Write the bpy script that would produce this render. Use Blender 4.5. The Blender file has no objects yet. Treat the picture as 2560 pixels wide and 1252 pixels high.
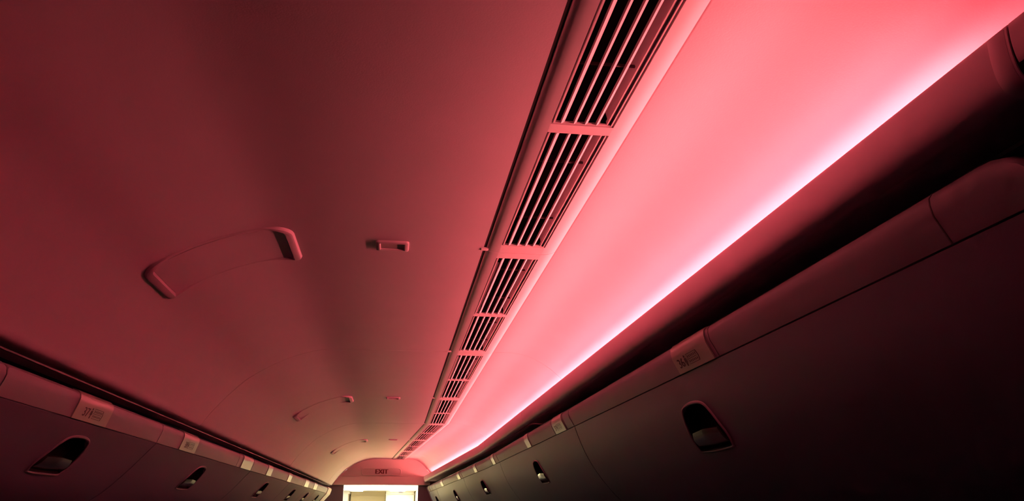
import bpy, bmesh, math
from mathutils import Vector, Matrix

# ------------------------------------------------------------------ camera, world, exposure
EYE = 1.55                      # height of the lens above the cabin floor
F_PX, W_PX, H_PX = 2000.0, 2560.0, 1252.0
PITCH, YAW = math.radians(18.159), math.radians(8.005)
scene = bpy.context.scene
col = scene.collection
cam_data = bpy.data.cameras.new('camera')
cam = bpy.data.objects.new('camera', cam_data)
col.objects.link(cam)
fw = Vector((math.sin(YAW) * math.cos(PITCH), math.cos(YAW) * math.cos(PITCH), math.sin(PITCH)))
rt = Vector((math.cos(YAW), -math.sin(YAW), 0))
up = rt.cross(fw)
cam.matrix_world = Matrix(((rt.x, up.x, -fw.x, 0), (rt.y, up.y, -fw.y, 0), (rt.z, up.z, -fw.z, EYE), (0, 0, 0, 1)))
cam_data.sensor_width = 36.0
cam_data.lens = F_PX / W_PX * 36.0
cam_data.clip_start = 0.01
scene.camera = cam

world = bpy.data.worlds.new('world')
scene.world = world
world.use_nodes = True
world.node_tree.nodes['Background'].inputs[0].default_value = (0.22, 0.17, 0.55, 1)
world.node_tree.nodes['Background'].inputs[1].default_value = 0.004

scene.view_settings.view_transform = 'Standard'
scene.view_settings.look = 'None'
scene.view_settings.gamma = 1.0
scene.view_settings.use_curve_mapping = False
scene.view_settings.exposure = 0.0
scene.cycles.max_bounces = 14
scene.cycles.diffuse_bounces = 10
scene.cycles.use_denoising = True

LED_COLOR = (1.0, 0.185, 0.174)
LED_POWER = 78.0
WARM = (1.0, 0.82, 0.27)
GALLEY_POWER = 48.0

# ------------------------------------------------------------------ materials
def mat(name, color, rough=0.5, metal=0.0, bump=0.0, scale=400.0, spec=0.5, vary=0.04, emit=None, power=0.0):
    m = bpy.data.materials.new(name)
    m.use_nodes = True
    nt = m.node_tree
    b = nt.nodes['Principled BSDF']
    b.inputs['Roughness'].default_value = rough
    b.inputs['Metallic'].default_value = metal
    b.inputs['Specular IOR Level'].default_value = spec
    tc = nt.nodes.new('ShaderNodeTexCoord')
    nz = nt.nodes.new('ShaderNodeTexNoise')
    nz.inputs['Scale'].default_value = 6.0
    nz.inputs['Detail'].default_value = 3.0
    nt.links.new(tc.outputs['Object'], nz.inputs['Vector'])
    mx = nt.nodes.new('ShaderNodeMix')
    mx.data_type = 'RGBA'
    mx.inputs['A'].default_value = tuple(c * (1 - vary) for c in color) + (1,)
    mx.inputs['B'].default_value = tuple(min(1, c * (1 + vary)) for c in color) + (1,)
    nt.links.new(nz.outputs['Fac'], mx.inputs['Factor'])
    nt.links.new(mx.outputs['Result'], b.inputs['Base Color'])
    if bump:
        n2 = nt.nodes.new('ShaderNodeTexNoise')
        n2.inputs['Scale'].default_value = scale
        bp = nt.nodes.new('ShaderNodeBump')
        bp.inputs['Strength'].default_value = bump
        bp.inputs['Distance'].default_value = 0.001
        nt.links.new(tc.outputs['Object'], n2.inputs['Vector'])
        nt.links.new(n2.outputs['Fac'], bp.inputs['Height'])
        nt.links.new(bp.outputs['Normal'], b.inputs['Normal'])
    if emit:
        b.inputs['Emission Color'].default_value = tuple(emit) + (1,)
        b.inputs['Emission Strength'].default_value = power
    return m

M_CEIL = mat('ceiling_plastic', (0.64, 0.49, 0.57), 0.55, bump=0.15, spec=0.3)
M_VENT = mat('vent_plastic', (0.68, 0.55, 0.61), 0.5, spec=0.3)
M_VAL = mat('valance_plastic', (0.66, 0.45, 0.55), 0.5, spec=0.3)
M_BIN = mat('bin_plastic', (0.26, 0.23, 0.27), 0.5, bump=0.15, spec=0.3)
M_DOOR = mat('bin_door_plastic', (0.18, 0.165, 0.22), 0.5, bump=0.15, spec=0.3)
M_PLATE = mat('placard_plastic', (0.37, 0.345, 0.30), 0.34, spec=0.8)
M_INK = mat('dark_ink', (0.07, 0.03, 0.04), 0.6)
M_DARK = mat('recess_shade_black', (0.012, 0.008, 0.009), 0.8, spec=0.1)  # near-black colour puts deep shade into gaps, ducts and pockets
M_DUCT = mat('duct_grey', (0.10, 0.06, 0.065), 0.7)
M_JOINT = mat('joint_shadow_grey', (0.10, 0.09, 0.10), 0.7)
M_RAIL = mat('rail_dark', (0.035, 0.03, 0.033), 0.45)
M_METAL = mat('rail_metal', (0.16, 0.14, 0.15), 0.35, metal=1.0)
M_LATCH = mat('latch_metal', (0.10, 0.10, 0.08), 0.2, metal=0.5)
M_WALL = mat('bulkhead_plastic', (0.62, 0.52, 0.50), 0.5, spec=0.3)
M_SIGN = mat('sign_face', (0.52, 0.40, 0.40), 0.45)
M_SIGNINK = mat('sign_red', (0.12, 0.004, 0.008), 0.5)
M_WHITE = mat('galley_white', (0.82, 0.80, 0.74), 0.4)
M_BEIGE = mat('galley_beige', (0.74, 0.64, 0.42), 0.5)
M_SEATWALL = mat('sidewall_plastic', (0.16, 0.14, 0.17), 0.6)
M_CARPET = mat('cabin_carpet', (0.05, 0.05, 0.09), 0.9, bump=0.5, scale=900, vary=0.3)
M_LED = mat('led_lens', (0.8, 0.7, 0.7), 0.5, emit=LED_COLOR, power=LED_POWER)
M_SPILL = mat('spill_emitter_lens', (0.9, 0.9, 0.85), 0.5, emit=WARM, power=16.0)  # glowing face of the emitter added for the warm spill
M_GLAMP = mat('galley_lamp_lens', (0.9, 0.9, 0.85), 0.5, emit=(1.0, 0.95, 0.74), power=GALLEY_POWER)

# ------------------------------------------------------------------ helpers
def tag(o, label=None, cat=None, group=None, kind=None):
    if label: o['label'] = label
    if cat: o['category'] = cat
    if group: o['group'] = group
    if kind: o['kind'] = kind
    return o

def empty(name, loc):
    o = bpy.data.objects.new(name, None)
    o.empty_display_size = 0.05
    col.objects.link(o)
    o.location = (loc[0], loc[1], loc[2] + EYE)
    return o

class MB:
    """collects geometry in cabin coordinates (z measured from the eye), links it as one mesh object"""
    def __init__(s):
        s.v = []; s.f = []; s.sm = []
    def add(s, verts, faces, smooth=False):
        n = len(s.v)
        s.v += [tuple(p) for p in verts]
        s.f += [tuple(i + n for i in f) for f in faces]
        s.sm += [smooth] * len(faces)
        return s
    def box(s, a, b, warp=None):
        x0, y0, z0 = a; x1, y1, z1 = b
        vs = [(x0,y0,z0),(x1,y0,z0),(x1,y1,z0),(x0,y1,z0),(x0,y0,z1),(x1,y0,z1),(x1,y1,z1),(x0,y1,z1)]
        if warp: vs = [warp(v) for v in vs]
        return s.add(vs, [(3,2,1,0),(4,5,6,7),(0,1,5,4),(1,2,6,5),(2,3,7,6),(3,0,4,7)])
    def sweep(s, prof, ys, warp=None, closed=True, smooth=True, mod=None):
        """profile [(x,z)] carried along y"""
        n = len(prof); vs = []; fs = []
        for y in ys:
            for (x, z) in prof:
                p = (x, y, z)
                if mod: p = mod(p)
                if warp: p = warp(p)
                vs.append(p)
        m = n if closed else n - 1
        for j in range(len(ys) - 1):
            for i in range(m):
                a = j*n + i; b = j*n + (i+1) % n
                fs.append((a, b, b + n, a + n))
        s.add(vs, fs, smooth)
        if closed:
            base = len(s.v) - len(vs)
            s.f.append(tuple(base + i for i in range(n))[::-1]); s.sm.append(False)
            last = base + (len(ys)-1)*n
            s.f.append(tuple(last + i for i in range(n))); s.sm.append(False)
        return s
    def prism(s, ring_a, ring_b, smooth=False):
        n = len(ring_a)
        fs = [(i, (i+1) % n, (i+1) % n + n, i + n) for i in range(n)]
        fs += [tuple(range(n))[::-1], tuple(range(n, 2*n))]
        return s.add(list(ring_a) + list(ring_b), fs, smooth)
    def loops(s, rings, smooth=False, close=False):
        n = len(rings[0]); vs = [p for r in rings for p in r]; fs = []
        for k in range(len(rings) - (0 if close else 1)):
            k2 = (k+1) % len(rings)
            for i in range(n):
                fs.append((k*n+i, k*n+(i+1)%n, k2*n+(i+1)%n, k2*n+i))
        return s.add(vs, fs, smooth)
    def build(s, name, material, parent=None, angle=35, kind=None):
        me = bpy.data.meshes.new(name)
        if parent is not None:
            q = parent
            L = Vector((0, 0, 0))
            while q is not None:
                L = L + q.location; q = q.parent
            L = L - Vector((0, 0, EYE))
            vs = [(p[0]-L.x, p[1]-L.y, p[2]-L.z) for p in s.v]; loc = (0, 0, 0)
        else:
            c = [sum(p[i] for p in s.v)/len(s.v) for i in range(3)]
            vs = [(p[0]-c[0], p[1]-c[1], p[2]-c[2]) for p in s.v]; loc = (c[0], c[1], c[2] + EYE)
        me.from_pydata(vs, [], s.f)
        bm = bmesh.new(); bm.from_mesh(me)
        bmesh.ops.recalc_face_normals(bm, faces=bm.faces)
        lim = math.radians(angle)
        for e in bm.edges:
            if len(e.link_faces) == 2 and e.calc_face_angle(0) > lim: e.smooth = False
        bm.to_mesh(me); bm.free()
        if len(me.polygons) == len(s.sm):
            me.polygons.foreach_set('use_smooth', s.sm)
        me.materials.append(material)
        o = bpy.data.objects.new(name, me)
        o.location = loc
        col.objects.link(o)
        if parent is not None: o.parent = parent
        if kind: o['kind'] = kind
        return o

def spline(pts, n=6):
    """Catmull-Rom through the points"""
    out = []
    P = [pts[0]] + list(pts) + [pts[-1]]
    for i in range(1, len(P) - 2):
        p0, p1, p2, p3 = [Vector((q[0], q[1])) for q in P[i-1:i+3]]
        for k in range(n):
            t = k / n
            v = 0.5*((2*p1) + (p2-p0)*t + (2*p0-5*p1+4*p2-p3)*t*t + (-p0+3*p1-3*p2+p3)*t**3)
            out.append((v.x, v.y))
    out.append(tuple(pts[-1]))
    return out

def offset(pts, d):
    """offsets an open profile; positive d is to the left of travel"""
    out = []
    for i in range(len(pts)):
        a = Vector(pts[max(0, i-1)]); b = Vector(pts[min(len(pts)-1, i+1)])
        t = (b - a).normalized()
        out.append((pts[i][0] - t.y*d, pts[i][1] + t.x*d))
    return out

def yrange(y0, y1, step=0.12, knots=()):
    n = max(1, int(math.ceil((y1-y0)/step)))
    ys = [y0 + (y1-y0)*i/n for i in range(n+1)]
    ys += [k for k in knots if y0 < k < y1]
    return sorted(set(round(y, 5) for y in ys))

BEND, END = 5.311, 8.97         # the cabin starts to taper at BEND, the bulkhead stands at END
def taper(a, b):
    def w(p):
        t = max(0.0, p[1] - BEND)
        return (p[0] - a*t, p[1], p[2] - b*t)
    return w
W_CEIL = taper(0.0605, 0.0)
W_COVE = taper(0.0605, 0.011)
def W_RIGHT(p):
    t = max(0.0, p[1] - BEND)
    return (p[0] - .0605*t, p[1], p[2] - .011*t*min(1.0, max(0.0, (.553 - p[2])/.07)))
W_BIN = taper(0.059, 0.0165)

def text_mesh(s, size):
    cu = bpy.data.curves.new('lettering', 'FONT')
    cu.body = s; cu.size = size; cu.extrude = 0.0; cu.align_x = 'LEFT'
    cu.resolution_u = 3
    t = bpy.data.objects.new('lettering', cu)
    col.objects.link(t)
    bpy.context.view_layer.update()
    me = bpy.data.meshes.new_from_object(t.evaluated_get(bpy.context.evaluated_depsgraph_get()))
    vs = [tuple(v.co) for v in me.vertices]; fs = [tuple(p.vertices) for p in me.polygons]
    bpy.data.objects.remove(t); bpy.data.curves.remove(cu); bpy.data.meshes.remove(me)
    return vs, fs

def put_text(mb, s, size, org, ux, uy, squeeze=1.0, bold=0.0):
    vs, fs = text_mesh(s, size)
    n = ux.cross(uy).normalized()
    k = [0.0] if not bold else [-bold, 0.0, bold]
    for dx in k:
        mb.add([tuple(org + ux*(v[0]*squeeze + dx) + uy*v[1] + n*(0.0002+abs(dx)*.01)) for v in vs], fs)
    return (max(v[0] for v in vs)*squeeze) if vs else 0

# ------------------------------------------------------------------ ceiling of the aisle
ARCH = spline([(-.665,.2770),(-.656,.2790),(-.649,.2860),(-.640,.3000),(-.618,.330),(-.588,.366),(-.555,.401),(-.515,.438),(-.47,.468),
        (-.42,.497),(-.365,.521),(-.305,.539),(-.26,.547),(-.215,.550)], 3)
LEFT_LOW = [(-.760,.284),(-.735,.280),(-.70,.2775),(-.680,.2765)]
FLAT = [(-.18,.550),(-.10,.550),(0,.550),(.09,.550),(.162,.5495),(.1692,.5492),(.1692,.585)]
RIGHT = [(.3312,.590),(.3312,.554)] + spline([(.333,.5532),(.345,.553),(.39,.5525),(.425,.5490),(.455,.5415),(.486,.5290),(.516,.5130),
        (.546,.4930),(.571,.4710),(.600,.450),(.630,.425),(.648,.395),(.652,.362)], 4)

def left_warp(p):
    if p[0] < -.2: return p
    t = max(0.0, p[1]-BEND) * min(1.0, (p[0]+.2)/.35)
    return (p[0] - .0605*t, p[1], p[2])

def panel(prof, y0, y1, warp, flip):
    back = offset(prof, .007 if flip else -.007)
    MB().sweep(list(prof) + back[::-1], yrange(y0, y1, .2, (BEND,)), warp).build('ceiling', M_CEIL, kind='structure')

CEIL_SEAMS = [-2.05, .39, 2.848, 5.311, 8.30, END]
for a, b in zip(CEIL_SEAMS, CEIL_SEAMS[1:]):
    ga, gb = (.0035 if a == BEND else .0018), (.0035 if b == BEND else .0018)
    panel(LEFT_LOW + ARCH + FLAT, a + ga, b - gb, left_warp, True)
    panel(RIGHT, a + .0018, b - .0018, W_RIGHT, True)

# dark structure above the ceiling, only to be glimpsed through the gaps
MB().box((-1.6, -2.1, .72), (1.7, 9.0, .76)).build('ceiling', M_DARK, kind='structure')

# ------------------------------------------------------------------ air vents down the middle
VENT_SEAMS = [-1.98, -.765, .45, 1.666, 2.848, 4.08, BEND, 6.53, 7.75, END - .003]
VL = [(.1745,.590),(.1745,.5560),(.1758,.5525),(.179,.5500),(.185,.5478),(.194,.5460),(.2045,.5450)]
VR = [(.2995,.5450),(.309,.5456),(.317,.5470),(.3245,.5493),(.3308,.5525),(.3308,.590)]
def vent_name(i):
    return ['pink-lit slatted air vent panel at the top edge, nearest of the ceiling vents',
            'slatted air vent panel between the near joint and the first arched ceiling seam',
            'small slatted air vent panel just beyond the first arched ceiling seam',
            'slatted air vent panel ending where the ceiling line bends',
            'first slatted air vent panel past the bend of the ceiling line',
            'middle slatted air vent panel of the three past the bend',
            'farthest slatted air vent panel, touching the exit bulkhead'][i]
vi = 0
for a, b in zip(VENT_SEAMS[1:], VENT_SEAMS[2:]):
    wp = W_CEIL
    c = wp((.25, (a+b)/2, .545))
    root = empty('ceiling_air_vent', c)
    if a > .4:
        lab = vent_name(vi); vi += 1
    else:
        lab = 'slatted air vent panel overhead, nearer than the frame top shows'
    tag(root, lab, 'air vent', 'air vents in the aisle ceiling')
    g = .0012
    y0, y1 = a + g, b - g
    ys = yrange(y0, y1, .3)
    mid = (a+b)/2
    op = [(a + .038, mid - .013), (mid + .013, b - .048)]
    h = MB()
    h.sweep(VL + [(.2045,.552),(.196,.553),(.188,.556),(.182,.562),(.178,.590)], ys, wp)
    h.sweep(VR + [(.3245,.590),(.3235,.5515),(.316,.554),(.308,.552),(.2995,.552)], ys, wp)
    for ya, yb in [(y0, op[0][0]), (op[0][1], op[1][0]), (op[1][1], y1)]:
        h.box((.2045, ya, .5450), (.2995, yb, .552), wp)
    h.build('housing', M_VENT, root)
    MB().box((.1696, y0, .5520), (.1755, y1, .5570), wp).build('gap_shade_strip', M_DARK, root)  # black strip added as shade in the gap left of the housing
    # a locating tab at the left rim of each joint
    MB().box((.165, b-.014, .5478), (.180, b-.002, .556), wp).build('tab', M_VENT, root)
    for ya, yb in op:
        fr = MB()
        for x0, x1 in ((.2075, .2100), (.2945, .2965)):
            fr.box((x0, ya+.003, .5455), (x1, yb-.003, .552), wp)
        for q0, q1 in ((ya+.0015, ya+.004), (yb-.004, yb-.0015)):
            fr.box((.2075, q0, .5465), (.2965, q1, .549), wp)
        # slanted inner wall on the right, upright one on the left
        fr.sweep([(.2945,.549),(.2915,.549),(.2860,.572),(.288,.572)], [ya+.004, yb-.004], wp, smooth=False)
        fr.sweep([(.2905,.5475),(.2882,.5475),(.2872,.5530),(.2895,.5530)], [ya+.004, yb-.004], wp, smooth=False)
        g_o = fr.build('grille', M_VENT, root)
        for x0, x1, zt in ((.2185,.2235,.5515), (.2375,.2415,.5515), (.2545,.2585,.5515), (.2715,.2755,.5515)):
            MB().sweep([(x0, .5460), (x0+.0006, .5450), (x1+.0008, .5478), (x1+.0010, .5486), (x1, zt), (x0+.0006, zt)],
                       [ya+.004, yb-.004], wp, smooth=False).build('slat', M_VENT, g_o)
        L = yb - ya
        for k in (.24, .73):
            yy = ya + L*k
            MB().box((.2105, yy-.0014, .557), (.290, yy+.0014, .5605), wp).build('crossbar', M_DUCT, g_o)
    d = MB()
    d.box((.1780, y0, .600), (.3245, y1, .604), wp)
    d.box((.1785, y0, .556), (.1800, y1, .600), wp)
    d.box((.3225, y0, .558), (.3240, y1, .600), wp)
    d.build('duct', M_DARK, root)
    # the small sliding catch at the left end of the far grille
    if a > 1.0 and a < 5:
        MB().box((.2105, op[0][0]+.05, .549), (.2165, op[0][1]-.004, .551), wp).build('sliding_catch', M_VENT, root)

# ------------------------------------------------------------------ hatches on the left curve, small recessed boxes
def arc_table():
    pts = ARCH + FLAT[:5]
    s = [0]
    for p, q in zip(pts, pts[1:]): s.append(s[-1] + math.dist(p, q))
    return pts, s
AP, AS = arc_table()
def arc_at(s):
    for i in range(len(AS)-1):
        if s <= AS[i+1]:
            t = (s-AS[i])/(AS[i+1]-AS[i]); break
    p, q = AP[i], AP[i+1]
    # smoothed normal
    a = Vector(AP[max(0, i-1)]); b = Vector(AP[min(len(AP)-1, i+2)])
    d = (b-a).normalized()
    return p[0]+(q[0]-p[0])*t, p[1]+(q[1]-p[1])*t, (d.y, -d.x)
def arc_s(x):
    for i in range(len(AP)-1):
        if AP[i][0] <= x <= AP[i+1][0]:
            return AS[i] + (AS[i+1]-AS[i])*(x-AP[i][0])/(AP[i+1][0]-AP[i][0])
def on_arc(s, y, h):
    x, z, n = arc_at(s)
    return (x + n[0]*h, y, z + n[1]*h)

def rrect(s0, s1, y0, y1, r_near, r_far, n=5, edge=14):
    """rounded outline in arc length s and y"""
    pts = []
    for (cs, cy, a0, r) in ((s1-r_far, y1-r_far, 0, r_far), (s0+r_far, y1-r_far, 90, r_far),
                            (s0+r_near, y0+r_near, 180, r_near), (s1-r_near, y0+r_near, 270, r_near)):
        for k in range(n+1):
            t = math.radians(a0 + 90*k/n)
            pts.append((cs + r*math.cos(t), cy + r*math.sin(t)))
    out = []
    for p, q in zip(pts, pts[1:]+pts[:1]):
        m = edge if abs(p[0]-q[0]) > .05 else 1
        for k in range(m):
            out.append((p[0]+(q[0]-p[0])*k/m, p[1]+(q[1]-p[1])*k/m))
    return out

def hatch(yc, label):
    s0, s1 = arc_s(-.508), arc_s(-.228)
    y0, y1 = yc-.108, yc+.108
    root = empty('ceiling_hatch', on_arc((s0+s1)/2, yc, 0))
    tag(root, label, 'hatch', 'curved hatches on the left ceiling curve')
    rings = []
    for ds, dy, h in ((0, 0, -.001), (.003, .003, .006), (.006, .006, .0078), (.017, .010, .0078), (.0195, .0125, .0035), (.0205, .0135, -.001)):
        o = rrect(s0+ds, s1-ds, y0+dy, y1-dy, max(.002, .042-ds), max(.002, .018-ds))
        def fade(s): return .14 + .86*max(0.0, 1 - max(0.0, min(s-s0, s1-s) - .025)/.055)**1.5
        rings.append([on_arc(s, y, h*fade(s) if h > 0 else h) for s, y in o])
    MB().loops(rings, smooth=True).build('frame', M_CEIL, root)
    o = rrect(s0+.0215, s1-.0215, y0+.0145, y1-.0145, .022, .004)
    a = [on_arc(s, y, .0016) for s, y in o]; b = [on_arc(s, y, -.001) for s, y in o]
    # cover follows the curve as a strip grid
    n = 24; vs = []; fs = []
    sa, sb = s0+.0215, s1-.0215
    for i in range(n+1):
        s = sa + (sb-sa)*i/n
        ins = .02 - min(.02, s-sa, sb-s)
        for y, hh in ((y0+.0145+ins, -.001), (y0+.0145+ins, .0014), (y1-.0145, .0014), (y1-.0145, -.001)):
            vs.append(on_arc(s, y, hh))
    for i in range(n):
        for k in range(4):
            fs.append((i*4+k, i*4+(k+1)%4, (i+1)*4+(k+1)%4, (i+1)*4+k))
    fs += [(0,1,2,3), (n*4, n*4+3, n*4+2, n*4+1)]
    MB().add(vs, fs, True).build('cover', M_CEIL, root)

hatch(1.672, 'large curved hatch on left ceiling, nearest, with raised end frames')
hatch(4.14, 'curved ceiling hatch just beyond the first arched seam, middle of three')
hatch(6.60, 'small far curved ceiling hatch past the second arched seam')

def slot_box(yc, label):
    x0, x1 = -.063, .008
    y0, y1 = yc-.031, yc+.031
    root = empty('ceiling_recess_box', (-.03, yc, .55))
    tag(root, label, 'recess box', 'small recess boxes in the flat ceiling')
    rings = []
    for d, h in ((0, .5505), (.001, .5460), (.003, .5448), (.0085, .5448), (.0105, .547), (.0108, .5499)):
        r = max(.001, .007-d)
        pts = []
        for cx, cy, a0 in ((x1-d-r, y1-d-r, 0), (x0+d+r, y1-d-r, 90), (x0+d+r, y0+d+r, 180), (x1-d-r, y0+d+r, 270)):
            for k in range(5):
                t = math.radians(a0+22.5*k); pts.append((cx+r*math.cos(t), cy+r*math.sin(t), h))
        rings.append(pts)
    MB().loops(rings, smooth=True).build('rim', M_CEIL, root)
    MB().box((x0+.0105, y0+.0105, .5488), (x1-.0105, y1-.0105, .5502)).build('inset', M_SIGN, root)
slot_box(1.660, 'small rectangular recess box on flat ceiling, nearest, left of vent joint')
slot_box(4.10, 'tiny recess box on flat ceiling beyond the first arched seam')
slot_box(6.52, 'tiny far recess box on flat ceiling past the second arched seam')

# ------------------------------------------------------------------ right cove valance with the light strip behind its lip
VO = spline([(.5240,.4140),(.5218,.4118),(.5210,.4035),(.5213,.387),(.5240,.3700),(.5310,.3590),(.5430,.3555),(.556,.3590),(.572,.3620),(.654,.3620)], 4)
VI = [(.654,.3660),(.572,.3660),(.554,.3640),(.5430,.3610),(.5345,.3640),(.5290,.373),(.5265,.387),(.5262,.4035),(.5256,.4130)]
def valance(n, y0, y1, warp, prof=VO, inner=VI, lit=True):
    t = MB().sweep(prof + inner, yrange(y0+.001, y1-.001, .2, (BEND,)), warp).build('trim_%d' % n, M_VAL, kind='structure')
    if lit: MB().sweep([(.6140,.3780),(.6240,.4080),(.6280,.4065),(.6180,.3765)], yrange(y0+(.11 if n == 2 else .01), min(y1-.01, END-.16), .3, (BEND,)), warp, smooth=False).build('light_strip', M_LED, t)
    MB().sweep([(.6190,.3665),(.6290,.4060),(.6330,.4060),(.6330,.3665)], yrange(y0+.01, y1-.01, .3, (BEND,)), warp, smooth=False).build('light_mount', M_VAL, t)
VO_SHORT = [(x, .4140 - (.4140 - z)*.88) for x, z in VO]
VI_SHORT = [(x, .4140 - (.4140 - z)*.88) for x, z in VI]
valance(1, -2.0, .5465, None, VO_SHORT, VI_SHORT, lit=False)
valance(2, .547, 3.43, None)
valance(3, 3.43, 4.90, W_COVE)
valance(4, 4.90, 7.30, W_COVE)
valance(5, 7.30, END-.01, W_COVE)
# joint cover between the two near valance pieces
MB().sweep(offset(VO, -.0020)[5:-6] + VO[5:-6][::-1], [.551, .554, .566, .572], None, mod=lambda p: (p[0] + (.0017 if p[1] in (.551, .572) else 0), p[1], p[2])).build('trim_6', M_VAL, kind='structure')
MB().sweep(offset(VO, .0016)[4:-6] + offset(VO, .0030)[4:-6][::-1], [.538, .556], None).build('trim_10', M_DARK, kind='structure')  # dark strip added behind the joint to stop light leaking through
# metal rails in the dark gaps above the bins
MB().sweep([(.5900,.3450),(.5915,.3415),(.5945,.3415),(.5945,.3450)], yrange(-1.9, END-.05, .3, (BEND,)), W_BIN).build('trim_7', M_RAIL, kind='structure')
MB().sweep([(-.680,.2680),(-.676,.2655),(-.6710,.2655),(-.6710,.2685)], [-1.9, END-.05], None).build('trim_8', M_RAIL, kind='structure')
MB().box((-.80, -1.9, .246), (-.79, END-.02, .290)).build('trim_9', M_DARK, kind='structure')  # black panel added to deepen the shade in the left gap

# ------------------------------------------------------------------ luggage bins
R_BAND = [(.672,.3795),(.655,.3790),(.646,.3765),(.6412,.3700),(.6405,.361),(.6435,.3470),(.6620,.3125)]
R_DOOR = spline([(.6632,.3100),(.690,.240),(.724,.175),(.772,.108),(.838,.040),(.92,-.005),(1.02,-.035)], 7)
R_BAND = [(x*.87, z*.87) for x, z in R_BAND]
R_DOOR = [(x*.87, z*.87) for x, z in R_DOOR]
L_BAND = [(-.690,.2445),(-.672,.2442),(-.662,.2415),(-.6562,.2355),(-.6552,.228),(-.6575,.2180),(-.6680,.1875)]
L_DOOR = spline([(-.6690,.1850),(-.698,.152),(-.735,.110),(-.797,.050),(-.872,.004),(-.97,-.035)], 7)

def end_round(y0, y1, ztop, zseam, r0, r1):
    def m(p):
        d = 0.0
        if p[1] < y0 + r0: q = (y0 + r0 - p[1]); d = r0 - math.sqrt(max(0, r0*r0 - q*q))
        if p[1] > y1 - r1: q = (p[1] - y1 + r1); d = r1 - math.sqrt(max(0, r1*r1 - q*q))
        k = max(0.0, (p[2]-zseam)/(ztop-zseam))
        return (p[0], p[1], p[2] - d*k*.8)
    return m

def ring_profile(door, z):
    for p, q in zip(door, door[1:]):
        if q[1] <= z <= p[1]:
            t = (p[1]-z)/(p[1]-q[1])
            d = (Vector(q)-Vector(p)).normalized()
            return Vector((p[0]+(q[0]-p[0])*t, z)), -d        # point, upward tangent

def handle_outline(k):
    """outline (u along the cabin, v up the door) of the finger pocket, k shrinks it"""
    pts = [(-.066,-.052),(.066,-.052),(.084,-.045),(.090,-.026),(.082,.002),(.070,.028),(.050,.044),(.0,.049),
           (-.050,.044),(-.070,.028),(-.082,.002),(-.090,-.026),(-.084,-.045)]
    sp = []
    n = len(pts)
    for i in range(n):
        p0, p1, p2, p3 = [Vector(pts[(i+j) % n]) for j in (-1, 0, 1, 2)]
        for q in range(4):
            t = q/4
            v = 0.5*((2*p1)+(p2-p0)*t+(2*p0-5*p1+4*p2-p3)*t*t+(-p0+3*p1-3*p2+p3)*t**3)
            sp.append(v)
    out = []
    for v in sp:
        L = v.length
        out.append(v*((L-k)/L))
    return out

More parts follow.
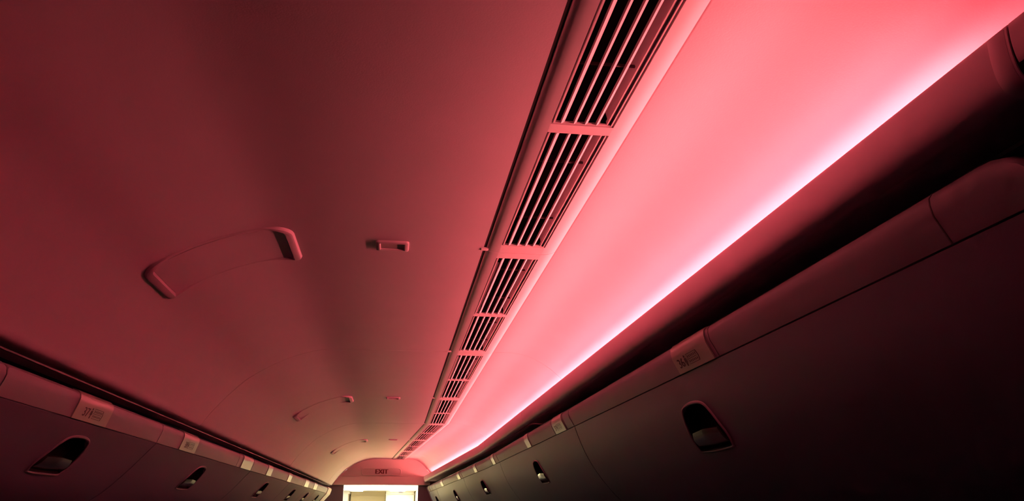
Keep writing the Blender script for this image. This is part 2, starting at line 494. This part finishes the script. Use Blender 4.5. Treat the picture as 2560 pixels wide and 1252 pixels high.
def luggage_bin(side, y0, y1, label, hy=None, hz=.0, plates=(), r0=.010, r1=.010, grooves=()):
    S = 1 if side == 'right' else -1
    band = R_BAND if S > 0 else L_BAND
    door = R_DOOR if S > 0 else L_DOOR
    wp = W_BIN if S > 0 else None
    g = .0022
    y0 += g; y1 -= g
    base = wp((band[-1][0], (y0+y1)/2, band[-1][1])) if wp else (band[-1][0], (y0+y1)/2, band[-1][1])
    root = empty('luggage_bin', base)
    tag(root, label, 'luggage bin', 'luggage bins on the %s' % side)
    ztop, zs = max(p[1] for p in band), band[-1][1]
    knots = [y0+.002, y0+.005, y0+.010, y0+.02, y0+.035, y0+.055, y0+.075, y0+.1, y0+.125, y1-.002, y1-.005, y1-.010, y1-.02] + list(grooves)
    ys = yrange(y0, y1, .15, [BEND] + knots)
    md = end_round(y0, y1, ztop, zs, r0, r1)
    # body: the case behind band and door, hidden but solid
    inner = offset(door, .032*S)
    bb = [(band[0][0]+.23*S, band[0][1]-.004), (band[0][0]+.006*S, band[0][1]-.004), (band[-1][0]+.02*S, band[-1][1]-.004)]
    bb += [p for p in inner[5:]] + [(inner[-1][0]+.30*S, inner[-1][1]), (inner[-1][0]+.30*S, .20), (band[0][0]+.23*S, band[0][1]-.06)]
    ysb = yrange(y0+.004, y1-.004, .4, [BEND])
    MB().sweep(bb, ysb, wp, smooth=False).build('case', M_DOOR, root)
    bi = offset(band, .010*S)
    bp = list(band) + [(band[-1][0]+.010*S, band[-1][1])] + bi[:-1][::-1]
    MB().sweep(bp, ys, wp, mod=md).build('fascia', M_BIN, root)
    for gy in grooves:
        o1 = offset(band, -.0006*S)[2:]
        MB().sweep(o1 + offset(band, .002*S)[2:][::-1], [gy-.0009, gy+.0009], wp).build('joint_strip', M_JOINT, root)
    # door with a finger pocket cut in
    dp = list(door) + offset(door, .012*S)[::-1]
    yd = yrange(y0+.001, y1-.001, .15, [BEND])
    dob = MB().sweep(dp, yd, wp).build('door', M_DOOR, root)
    if hy is not None:
        P, tup = ring_profile(door, hz)
        o = Vector(wp((P.x, hy, P.y)) if wp else (P.x, hy, P.y))
        t3 = Vector((tup.x, 0, tup.y)); u3 = Vector((0, 1, 0))
        n3 = Vector((-S*abs(tup.y), 0, 0)) + Vector((0, 0, 0))
        n3 = t3.cross(u3)
        if n3.x*S > 0: n3 = -n3
        n3.normalize()
        def at(v, h): return tuple(o + u3*v.x + t3*v.y + n3*h)
        cut = MB().prism([at(v, -.05) for v in handle_outline(.001)], [at(v, .05) for v in handle_outline(.001)]).build('cutter', M_DARK)
        bpy.context.view_layer.update()
        md2 = dob.modifiers.new('cut', 'BOOLEAN'); md2.object = cut; md2.operation = 'DIFFERENCE'; md2.solver = 'EXACT'
        bpy.context.view_layer.update()
        me = bpy.data.meshes.new_from_object(dob.evaluated_get(bpy.context.evaluated_depsgraph_get()))
        dob.modifiers.clear(); old = dob.data; dob.data = me; bpy.data.meshes.remove(old); me.name = 'door'
        cm = cut.data; bpy.data.objects.remove(cut); bpy.data.meshes.remove(cm)
        bm = bmesh.new(); bm.from_mesh(me)
        for f in bm.faces: f.smooth = True
        for e in bm.edges:
            if len(e.link_faces) == 2 and e.calc_face_angle(0) > math.radians(20): e.smooth = False
        bm.to_mesh(me); bm.free()
        # rim, cup, paddle
        def surf(v, h):
            q, tt = ring_profile(door, hz + v.y*abs(tup.y))
            oo = Vector(wp((q.x, hy+v.x, q.y)) if wp else (q.x, hy+v.x, q.y))
            return tuple(oo + n3*h)
        rings = [[surf(v, h) for v in handle_outline(k)] for k, h in ((-.007,-.001),(-.005,.0022),(-.002,.0032),(.0008,.0020),(.0015,-.006))]
        rim = MB().loops(rings, smooth=True).build('latch_bezel', M_BIN, root)
        rings = [[at(v, h) for v in handle_outline(k)] for k, h in ((.0012,.000),(.003,-.014),(.010,-.022),(.026,-.025))]
        cup = MB().loops(rings, smooth=True)
        cup.f.append(tuple(len(cup.v)-1-i for i in range(len(rings[0])))); cup.sm.append(False)
        cup.build('latch_cup', M_DARK, rim)
        pd = MB(); rows = []
        for k in range(9):
            t = k/8
            v = -.010 - .040*t
            wdt = .068 + .008*math.sin(math.pi*min(1, t*.8))
            h = .004 + .004*math.sin(math.pi*t) - (.010*t*t)
            rows.append([at(Vector((-wdt + 2*wdt*j/12, v + .004*(1-abs(j-6)/6.0)*(1-t))), h - .002*abs(j-6)/6.0) for j in range(13)])
        vs = [p for rw in rows for p in rw]; nv = len(vs)
        vs2 = [tuple(Vector(p) - n3*.004) for p in vs]
        fs = []
        for a in range(8):
            for b in range(12):
                i = a*13+b
                fs.append((i, i+1, i+14, i+13)); fs.append((nv+i, nv+i+13, nv+i+14, nv+i+1))
        edge = [j for j in range(13)] + [a*13+12 for a in range(1, 9)] + [8*13+j for j in range(11, -1, -1)] + [a*13 for a in range(7, 0, -1)]
        for i, j in zip(edge, edge[1:]+edge[:1]): fs.append((i, i+nv, j+nv, j))
        pd.add(vs+vs2, fs, True).build('latch_paddle', M_LATCH, rim)
    for (py, L, txt) in plates:
        o1 = offset(band, -.0024*S); o2 = offset(band, .0004*S)
        pl = MB().sweep(o1[1:] + o2[1:][::-1], yrange(py-L/2, py+L/2, .1, [BEND]), wp).build('row_placard', M_PLATE, root)
        tag(pl, 'pale row placard')
        if txt:
            a, b = Vector(band[-1]), Vector(band[-2])
            tdir = (b-a).normalized()
            n2 = Vector((-tdir.y, tdir.x))
            if n2.x*S > 0: n2 = -n2
            u = Vector((0, -1, 0)) if S > 0 else Vector((0, 1, 0))
            hgt = (b-a).length
            org2 = a + tdir*(hgt*.32) + n2*.0026
            q = Vector((org2.x, py, org2.y))
            if wp: q = Vector(wp(tuple(q)))
            v3 = Vector((tdir.x, 0, tdir.y))
            tm = MB()
            sz = .0215
            start = q - u*(L*(.40 if S > 0 else .30))
            wd = put_text(tm, txt, sz*1.25, start, u, v3, 1.25, bold=.0008)
            # standing figure sign
            fx = wd + .012
            N = u.cross(v3)
            if N.dot(Vector((n2.x, 0, n2.y))) < 0: N = -N
            def P2(x, y, h=.0003): return tuple(start + u*x + v3*y + N*h)
            tm.add([P2(fx+.0035*math.cos(t), .0185+.0028*math.sin(t)) for t in [k*math.pi/5 for k in range(10)]], [tuple(range(10))])
            tm.add([P2(fx-.005, .015), P2(fx+.005, .015), P2(fx+.0065, .006), P2(fx+.003, .006), P2(fx+.003, -.002), P2(fx-.003, -.002), P2(fx-.003, .006), P2(fx-.0065, .006)], [tuple(range(8))])
            # seat letter block: outlined box, rows of dashes, arrow mark
            bx = fx + .012; bw = .050
            def rc(x0, y0, x1, y1): tm.add([P2(x0,y0), P2(x1,y0), P2(x1,y1), P2(x0,y1)], [(0,1,2,3)])
            rc(bx, -.001, bx+bw, 0); rc(bx, .020, bx+bw, .021); rc(bx, -.001, bx+.001, .021)
            rc(bx+bw*.0, .0095, bx+bw, .0105)
            for k in range(6):
                rc(bx+.004+k*.008, .0125, bx+.008+k*.008, .0175)
                rc(bx+.004+k*.008, .0025, bx+.008+k*.008, .0070)
            tm.add([P2(bx+bw, .021), P2(bx+bw+.004, .021), P2(bx+bw+.008, .010), P2(bx+bw+.004, -.001), P2(bx+bw, -.001), P2(bx+bw+.004, .010)], [tuple(range(6))])
            tm.build('lettering', M_INK, pl)
    return root

RB = [(-1.6, .480, 'right luggage bin just out of frame beside the camera', None, (), .01),
      (.585, 2.625, 'nearest right luggage bin, rounded corner, placard reading 36', 1.60, ((1.490, .187, '36'),), .070),
      (2.625, 4.60, 'second right luggage bin, beyond the thick dark door gap', 3.54, ((2.83, .17, '37'), (3.53, .10, '')), .01),
      (4.60, 6.34, 'third right luggage bin, where the right bin row bends inward', 5.60, ((4.81, .12, ''), (5.68, .11, '')), .01),
      (6.34, 8.20, 'fourth right luggage bin with two small yellowish placards', 7.05, ((6.52, .13, ''), (7.64, .14, '')), .01),
      (8.20, 8.90, 'farthest and shortest right luggage bin by the exit bulkhead', 8.44, ((8.78, .13, ''),), .01)]
for k, (a, b, lab, hy, pls, rr) in enumerate(RB):
    gr = {1: (.733, 1.379), 2: (2.73, 2.94), 3: (4.90,), 4: (6.43,), 5: (8.50,)}.get(k, ())
    luggage_bin('right', a, b, lab, hy, .170, pls, r0=rr, grooves=gr)
LBN = [(-1.5, .25, 'left luggage bin just out of frame beside the camera', None, ()),
       (.25, 1.45, 'left luggage bin cut off by the left edge of the photo', None, ((1.06, .20, ''),)),
       (1.45, 2.42, 'left luggage bin with placard reading 37 and large dark latch', 1.93, ((1.885, .205, '37'),)),
       (2.42, 3.99, 'second full left luggage bin with placard reading 38', 3.14, ((2.76, .20, '38'), (3.84, .25, ''))),
       (3.99, 5.50, 'left luggage bin, third from the exit end with pale placards both ends', 4.72, ((4.53, .16, ''), (5.40, .17, ''))),
       (5.50, 6.60, 'short left luggage bin just beyond the pale double placard', 6.02, ((6.46, .26, ''),)),
       (6.60, 7.35, 'second last left luggage bin near the exit bulkhead', 6.95, ((7.16, .28, ''),)),
       (7.35, 8.42, 'last left luggage bin beside the pale curved end panel', 7.9, ())]
for k, (a, b, lab, hy, pls) in enumerate(LBN):
    gr = {3: (3.62,), 5: (6.20,)}.get(k, ())
    luggage_bin('left', a, b, lab, hy, .122, pls, grooves=gr)

# pale curved end panel after the last left bin
lp = [(-.9,.2450)] + [(x, z) for x, z in offset(L_BAND, .006)] + offset(L_DOOR, .006) + [(-1.3,-.04),(-1.3,.2450)]
tag(MB().sweep(lp, [8.43, 8.47, 8.80, 8.86]).build('bin_end_panel', M_WHITE),
    'pale curved panel closing the left bin row at the exit bulkhead', 'end panel')
rp = [(.80,.320)] + offset(R_BAND, -.003) + offset(R_DOOR, -.003) + [(1.35,-.04),(1.35,.320)]
tag(MB().sweep(rp, [8.905, 8.95], W_BIN).build('bin_end_panel', M_BIN),
    'dark curved panel closing the right bin row at the exit bulkhead', 'end panel')

# ------------------------------------------------------------------ exit bulkhead
ZH = .281
outl = []
for x, z in ARCH: outl.append((x, z))
outl += [(-.15,.550),(-.05,.550)]
for x, z in RIGHT[2:]:
    q = W_RIGHT((x, END, z))
    if q[0] < .372: outl.append((q[0], q[2]))
arch_e = [p for p in outl if p[1] > .30]
ymid = END
upper = [(x, z) for x, z in arch_e]
lo_l, lo_r = -.668, .385
b = MB()
fr = [(x, END, z) for x, z in upper] + [(lo_r-.01, END, .40), (lo_r, END, .372), (lo_l, END, .372)]
fr = [(x, END, max(z, .372)) for x, z in upper if z > .372] + [(.372, END, .40), (.380, END, .372)]
xl = min(p[0] for p in fr)
fr = fr + [(-.600, END, .372)]
bk = [(p[0], END+.03, p[2]) for p in fr]
b.prism(fr, bk)
# lower header band leans towards the cabin
prof = [(END-.002,.374),(END-.012,.366),(END-.030,.300),(END-.034,.284),(END-.028,.281),(END+.03,.281),(END+.03,.374)]
vs = []
for xk in (0, 1):
    for (y, z) in prof:
        x = -.600 - (.374-z)*.62 if xk == 0 else .372 - 0*(z)
        vs.append((x, y, z))
n = len(prof)
b.add(vs, [(i, (i+1) % n, (i+1) % n+n, i+n) for i in range(n)] + [tuple(range(n))[::-1], tuple(range(n, 2*n))])
b.build('wall_back', M_WALL, kind='structure')
# side leaves of the doorway below the header
MB().box((-1.5, END+.001, -1.55), (-.535, END+.05, ZH)).build('wall_back', M_SEATWALL, kind='structure')
MB().box((.248, END+.001, -1.55), (1.5, END+.05, ZH)).build('wall_back', M_SEATWALL, kind='structure')
MB().box((.372, END+.001, ZH), (1.5, END+.05, .60)).build('wall_back', M_SEATWALL, kind='structure')
MB().box((-1.5, END+.001, ZH), (-.662, END+.05, .60)).build('wall_back', M_SEATWALL, kind='structure')

# exit sign
sg = empty('exit_sign', (-.147, END, .417))
tag(sg, 'long rounded sign reading EXIT in dark red on the bulkhead above the galley', 'exit sign')
def pill(x0, x1, z0, z1, y, r, n=7):
    out = []
    for cx, cz, a0 in ((x1-r, z1-r, 0), (x0+r, z1-r, 90), (x0+r, z0+r, 180), (x1-r, z0+r, 270)):
        for k in range(n+1):
            t = math.radians(a0+90*k/n); out.append((cx+r*math.cos(t), y, cz+r*math.sin(t)))
    return out
rings = [pill(-.358+d, .063-d, .379+d, .457-d, END-h, .030-d) for d, h in ((0,0),(.001,.010),(.004,.012),(.008,.012),(.010,.008),(.010,.004))]
MB().loops(rings, smooth=True).build('rim', M_WALL, sg)
MB().prism(pill(-.349,.054,.388,.448, END-.006, .022), pill(-.349,.054,.388,.448, END-.001, .022)).build('face', M_SIGN, sg)
t = MB()
put_text(t, 'EXIT', .066, Vector((-.214, END-.0065, .398)), Vector((1,0,0)), Vector((0,0,1)), 1.0, bold=.004)
t.build('lettering', M_SIGNINK, sg)

# ------------------------------------------------------------------ galley beyond the bulkhead
G0, G1 = END+.05, 10.6
MB().box((-1.2, G0, .480), (1.0, 12.2, .50)).build('ceiling', M_WHITE, kind='structure')
MB().box((-1.2, 12.0, -1.55), (1.0, 12.05, .48)).build('wall_back', M_BEIGE, kind='structure')
MB().box((-1.22, G0, -1.55), (-1.18, 12.0, .48)).build('wall_left', M_WHITE, kind='structure')
MB().box((.98, G0, -1.55), (1.02, 12.0, .48)).build('wall_right', M_WHITE, kind='structure')
gs = empty('galley_soffit', (-.15, 9.75, .25))
tag(gs, 'glaring white soffit box across the top of the galley opening', 'soffit')
q = MB(); q.box((-.575, 9.6, .250), (.262, 9.95, .46)); q.box((-.585, 9.585, .244), (.268, 9.95, .252)); q.build('box', M_WHITE, gs)
MB().box((-.10, 9.583, .262), (-.095, 9.6, .44)).build('joint_strip', M_BEIGE, gs)
for x0, x1 in ((-.50, -.36), (-.05, .12)):  # second lens is added to brighten the cupboards
    MB().box((x0, 9.66, .238), (x1, 9.78, .2445)).build('lamp_lens', M_GLAMP, gs)
gl = empty('galley_cabinet', (.0, 10.2, -1.55))
tag(gl, 'bright white galley cupboard seen through the opening under the exit sign', 'galley')
gb = MB(); gb.box((-.10, 10.0, -1.55), (.235, 10.6, .45)); gb.box((-.105, 9.985, .206), (.240, 10.6, .212))
gb.build('case', M_WHITE, gl)
for z0, z1 in ((-.30, .203), (.215, .44)):
    dd = MB().box((-.092, 9.982, z0), (.227, 10.0, z1)).build('door', M_WHITE, gl)
    MB().box((.05, 9.972, z0+.01), (.10, 9.982, z0+.02)).build('handle', M_METAL, dd)
gp = MB(); gp.box((.245, 9.55, -1.55), (.262, 10.4, .235)); gp.box((.243, 9.54, -1.55), (.264, 9.56, .238))
tag(gp.build('galley_partition', M_BEIGE), 'beige partition at the right of the lit galley', 'partition')
gp = MB(); gp.box((-.60, 10.0, -1.55), (-.54, 10.5, .45)); gp.box((-.61, 9.99, .215), (-.525, 10.5, .45))
tag(gp.build('galley_post', M_WHITE), 'white post at the left of the lit galley', 'post')
gp = MB(); gp.box((-.52, 10.3, -1.55), (-.11, 10.6, .45)); gp.box((-.52, 10.28, .185), (-.11, 10.6, .195))
gp.box((-.50, 10.285, .02), (-.33, 10.3, .15)); gp.box((-.31, 10.285, .02), (-.13, 10.3, .15))
tag(gp.build('galley_locker', M_BEIGE), 'beige locker between the white post and the white galley cupboard', 'locker')
lf = empty('galley_lamp', (-.15, 9.35, .48)); tag(lf, 'long white lamp on the galley ceiling behind the header', 'lamp')
MB().box((-.60, 9.22, .455), (.40, 9.48, .480)).build('lamp_housing', M_WHITE, lf)
MB().box((-.58, 9.24, .450), (.38, 9.46, .456)).build('lens', M_GLAMP, lf)
wl = empty('spill_emitter', (-.20, 9.2, -1.55)); tag(wl, 'added unseen emitter for the warm galley spill, on a white stand', 'lamp')  # unseen emitter added to throw warm galley light onto the arch
MB().prism([(-.36, 9.08, -.125), (.0, 9.08, .037), (.0, 9.26, .100), (-.36, 9.26, -.062)],
           [(-.352, 9.085, -.141), (.008, 9.085, .021), (.008, 9.265, .084), (-.352, 9.265, -.078)]).build('lens', M_SPILL, wl)
MB().box((-.34, 9.12, -1.55), (.0, 9.25, -.13)).build('stand', M_WHITE, wl)

# ------------------------------------------------------------------ rest of the cabin shell
MB().box((-2.6, -2.1, -1.56), (1.75, 12.2, -1.55)).build('floor', M_CARPET, kind='structure')
MB().box((1.55, -2.1, -1.55), (1.60, 9.0, .74)).build('wall_right', M_SEATWALL, kind='structure')
MB().box((-1.65, -2.1, -.03), (-1.60, 9.0, .74)).build('wall_left', M_SEATWALL, kind='structure')
MB().box((-2.0, -2.15, -1.55), (1.7, -2.1, .74)).build('wall_front', M_SEATWALL, kind='structure')
